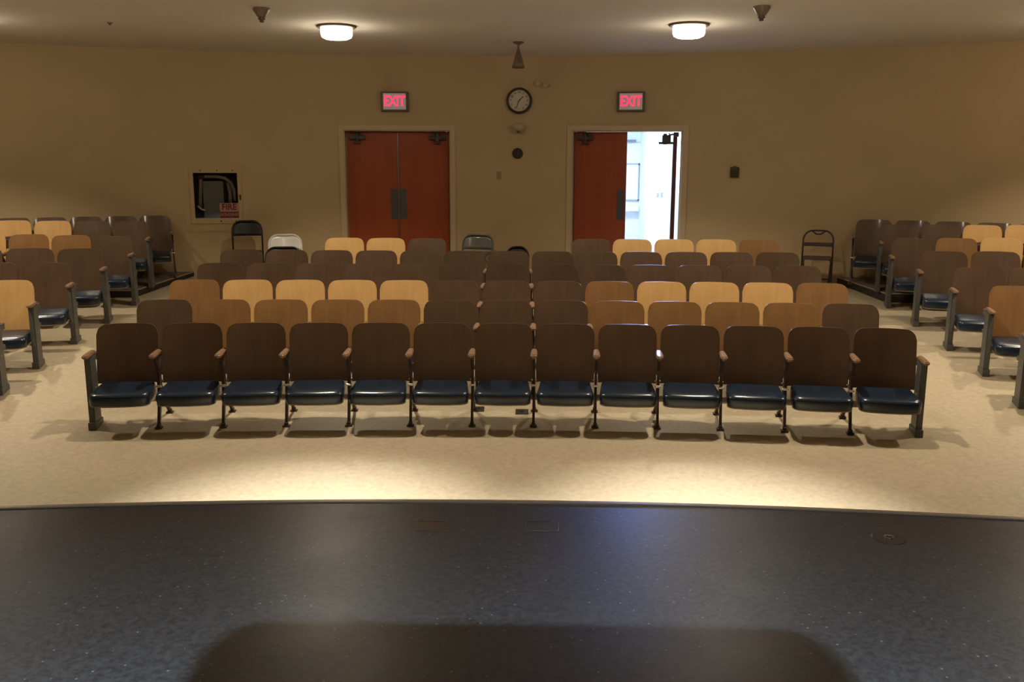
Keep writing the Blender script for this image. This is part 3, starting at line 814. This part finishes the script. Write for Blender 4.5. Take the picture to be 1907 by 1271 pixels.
def detector(x, y, label):
    t = thing('ceiling_speaker', label, 'ceiling fixture', (x, y, CZ), 0, 'cone shaped ceiling fixtures')
    bm = NB(); lathe(bm, [(0, 0), (.085, 0), (.085, -.02), (.045, -.085), (0, -.085)], 20); obj('cone', bm, M_pend, t)
    bm = NB(); cyl(bm, (0, 0, -.08), (0, 0, -.115), .035, n=14); cyl(bm, (0, 0, -.115), (0, 0, -.14), .022, n=12); obj('nozzle', bm, mat('nozzle_brown', (.08, .055, .035), .5), t)
detector(-2.76, 9.72, 'small brown cone fixture on the ceiling, upper left')
detector(2.29, 9.62, 'small brown cone fixture on the ceiling, upper right')
t = thing('pendant_horn', 'brown cone hanging from the ceiling above the clock', 'pendant', (-.176, 12.35, CZ))
bm = NB(); lathe(bm, [(0, 0), (.07, 0), (.075, -.012), (.02, -.035), (.014, -.04), (.014, -.09), (0, -.09)], 24); obj('canopy', bm, M_pend, t)
bm = NB(); lathe(bm, [(0, -.085), (.018, -.09), (.03, -.13), (.045, -.18), (.066, -.26), (.084, -.325), (.080, -.325), (.060, -.26), (0, -.18)], 28); obj('cone', bm, M_pend, t, smooth=True)
bm = NB(); cyl(bm, (-4.765, 10.70, CZ), (-4.765, 10.70, CZ - .012), .03, n=12); cyl(bm, (-4.765, 10.70, CZ - .012), (-4.765, 10.70, CZ - .03), .012, n=10)
tag(obj('sprinkler', bm, M_pend), 'tiny sprinkler head on the ceiling at the left', 'sprinkler')

# ------------------------------------------------------------------ floor fittings
for x, y, s in ((-.474, 8.107, 'left'), (-.068, 8.049, 'right')):
    t = thing('floor_outlet', f'dark rectangular outlet plate under the front row, the {s} one', 'floor outlet', (x, y, floor_z(x, y)), 0, 'floor outlets')
    t.rotation_euler = (math.atan(SL), 0, 0)
    bm = NB(); box(bm, -.058, .058, -.06, .06, -.002, .008, .003); obj('plate', bm, M_plate, t)
    bm = NB(); cyl(bm, (0, 0, .006), (0, 0, .012), .02, n=12); obj('socket', bm, M_black, t)
for x0, x1, y0, y1, m_, lab in ((-.455, -.315, 3.445, 3.545, M_pocket, 'brass toned stage floor pocket lid, the left one'), (-.012, .122, 3.455, 3.555, M_pocket2, 'grey stage floor pocket lid with a dark slot, the right one')):
    t = thing('floor_pocket', lab, 'floor pocket', ((x0 + x1) / 2, (y0 + y1) / 2, STZ), 0, 'stage floor pockets')
    w_, d_ = (x1 - x0) / 2, (y1 - y0) / 2
    bm = NB(); box(bm, -w_, w_, -d_, d_, -.002, .0035, .001); obj('lid', bm, m_, t)
    bm = NB(); box(bm, -w_, w_ * .55, d_ - .012, d_ - .002, .002, .0045); obj('slot', bm, M_black, t)
t = thing('cable_port', 'round stage floor cap with an open hole, on the right', 'floor cap', (1.424, 3.424, STZ))
bm = NB(); lathe(bm, [(.014, .004), (.062, .003), (.068, -.001), (.014, -.001), (.014, .004)], 32); obj('plate', bm, M_plate, t)
bm = NB(); lathe(bm, [(0, .0045), (.015, .0045), (.015, .001)], 20); obj('hole', bm, M_black, t)
bm = NB(); lathe(bm, [(.014, .004), (.015, .008), (.018, .008), (.019, .004)], 20); obj('collar', bm, M_chrome, t)

# ------------------------------------------------------------------ added stage spot, beam cutter and shadow board behind the camera
def spot(name, loc, target, power, col, cone, blend, r=.08):
    l = bpy.data.lights.new(name, 'SPOT'); l.energy = power; l.color = col; l.spot_size = radians(cone); l.spot_blend = blend; l.shadow_soft_size = r
    o = bpy.data.objects.new(name, l); COL.objects.link(o); o.location = loc
    o.rotation_euler = (Vector(target) - Vector(loc)).to_track_quat('-Z', 'Y').to_euler(); return o
spot('added_stage_spot', (.02, -3.0, STZ + 3.5), (.02, 2.5, STZ), STAGE_W, (.86, .95, 1.0), 48, .9, .035)  # unseen lamp added to brighten the stage floor
fl = thing('added_floodlight', 'added unseen floodlight with beam-cutting plates, high behind the viewpoint', 'added light', (.02, -3.0, STZ + 3.5))
bm = NB(); box(bm, -.8, .8, .22, .23, -.145, .30); box(bm, -.8, .8, .22, .23, -.62, -.36); obj('beam_cutter', bm, M_black, fl)  # added plates that keep the spot off the seats
bm = NB(); cyl(bm, (0, -.05, .0), (0, -.35, .12), .14, .10, 20); cyl(bm, (0, -.2, .1), (0, -.2, 2.0), .02); obj('housing', bm, M_black, fl)
t = thing('stage_shadow_board', 'added unseen board behind the viewpoint, casting the stage shadow', 'shadow blocker', (0, -.38, STZ))  # unseen board, added only to cast the dark shape on the stage
bm = NB(); pts = []
for cx, cz, a0 in ((.37, 1.77, 0), (-.37, 1.77, 90), (-.37, .72, 180), (.37, .72, 270)):
    for i in range(7): a = radians(a0 + 15 * i); pts.append((cx + .10 * cos(a), cz + .10 * sin(a)))
A = [bm.verts.new((x, -.015, z)) for x, z in pts]; B = [bm.verts.new((x, .015, z)) for x, z in pts]
bm.faces.new(A); bm.faces.new(B[::-1])
for i in range(len(pts)): j = (i + 1) % len(pts); bm.faces.new((A[i], B[i], B[j], A[j]))
obj('board', bm, M_black, t)
for s_ in (-1, 1):
    bm = NB(); tube(bm, [(s_ * .42, 0, .05), (s_ * .42, 0, .75)], .02, 8); tube(bm, [(s_ * .42, -.25, .04), (s_ * .42, .25, .04)], .02, 8); obj('leg', bm, M_steel, t)
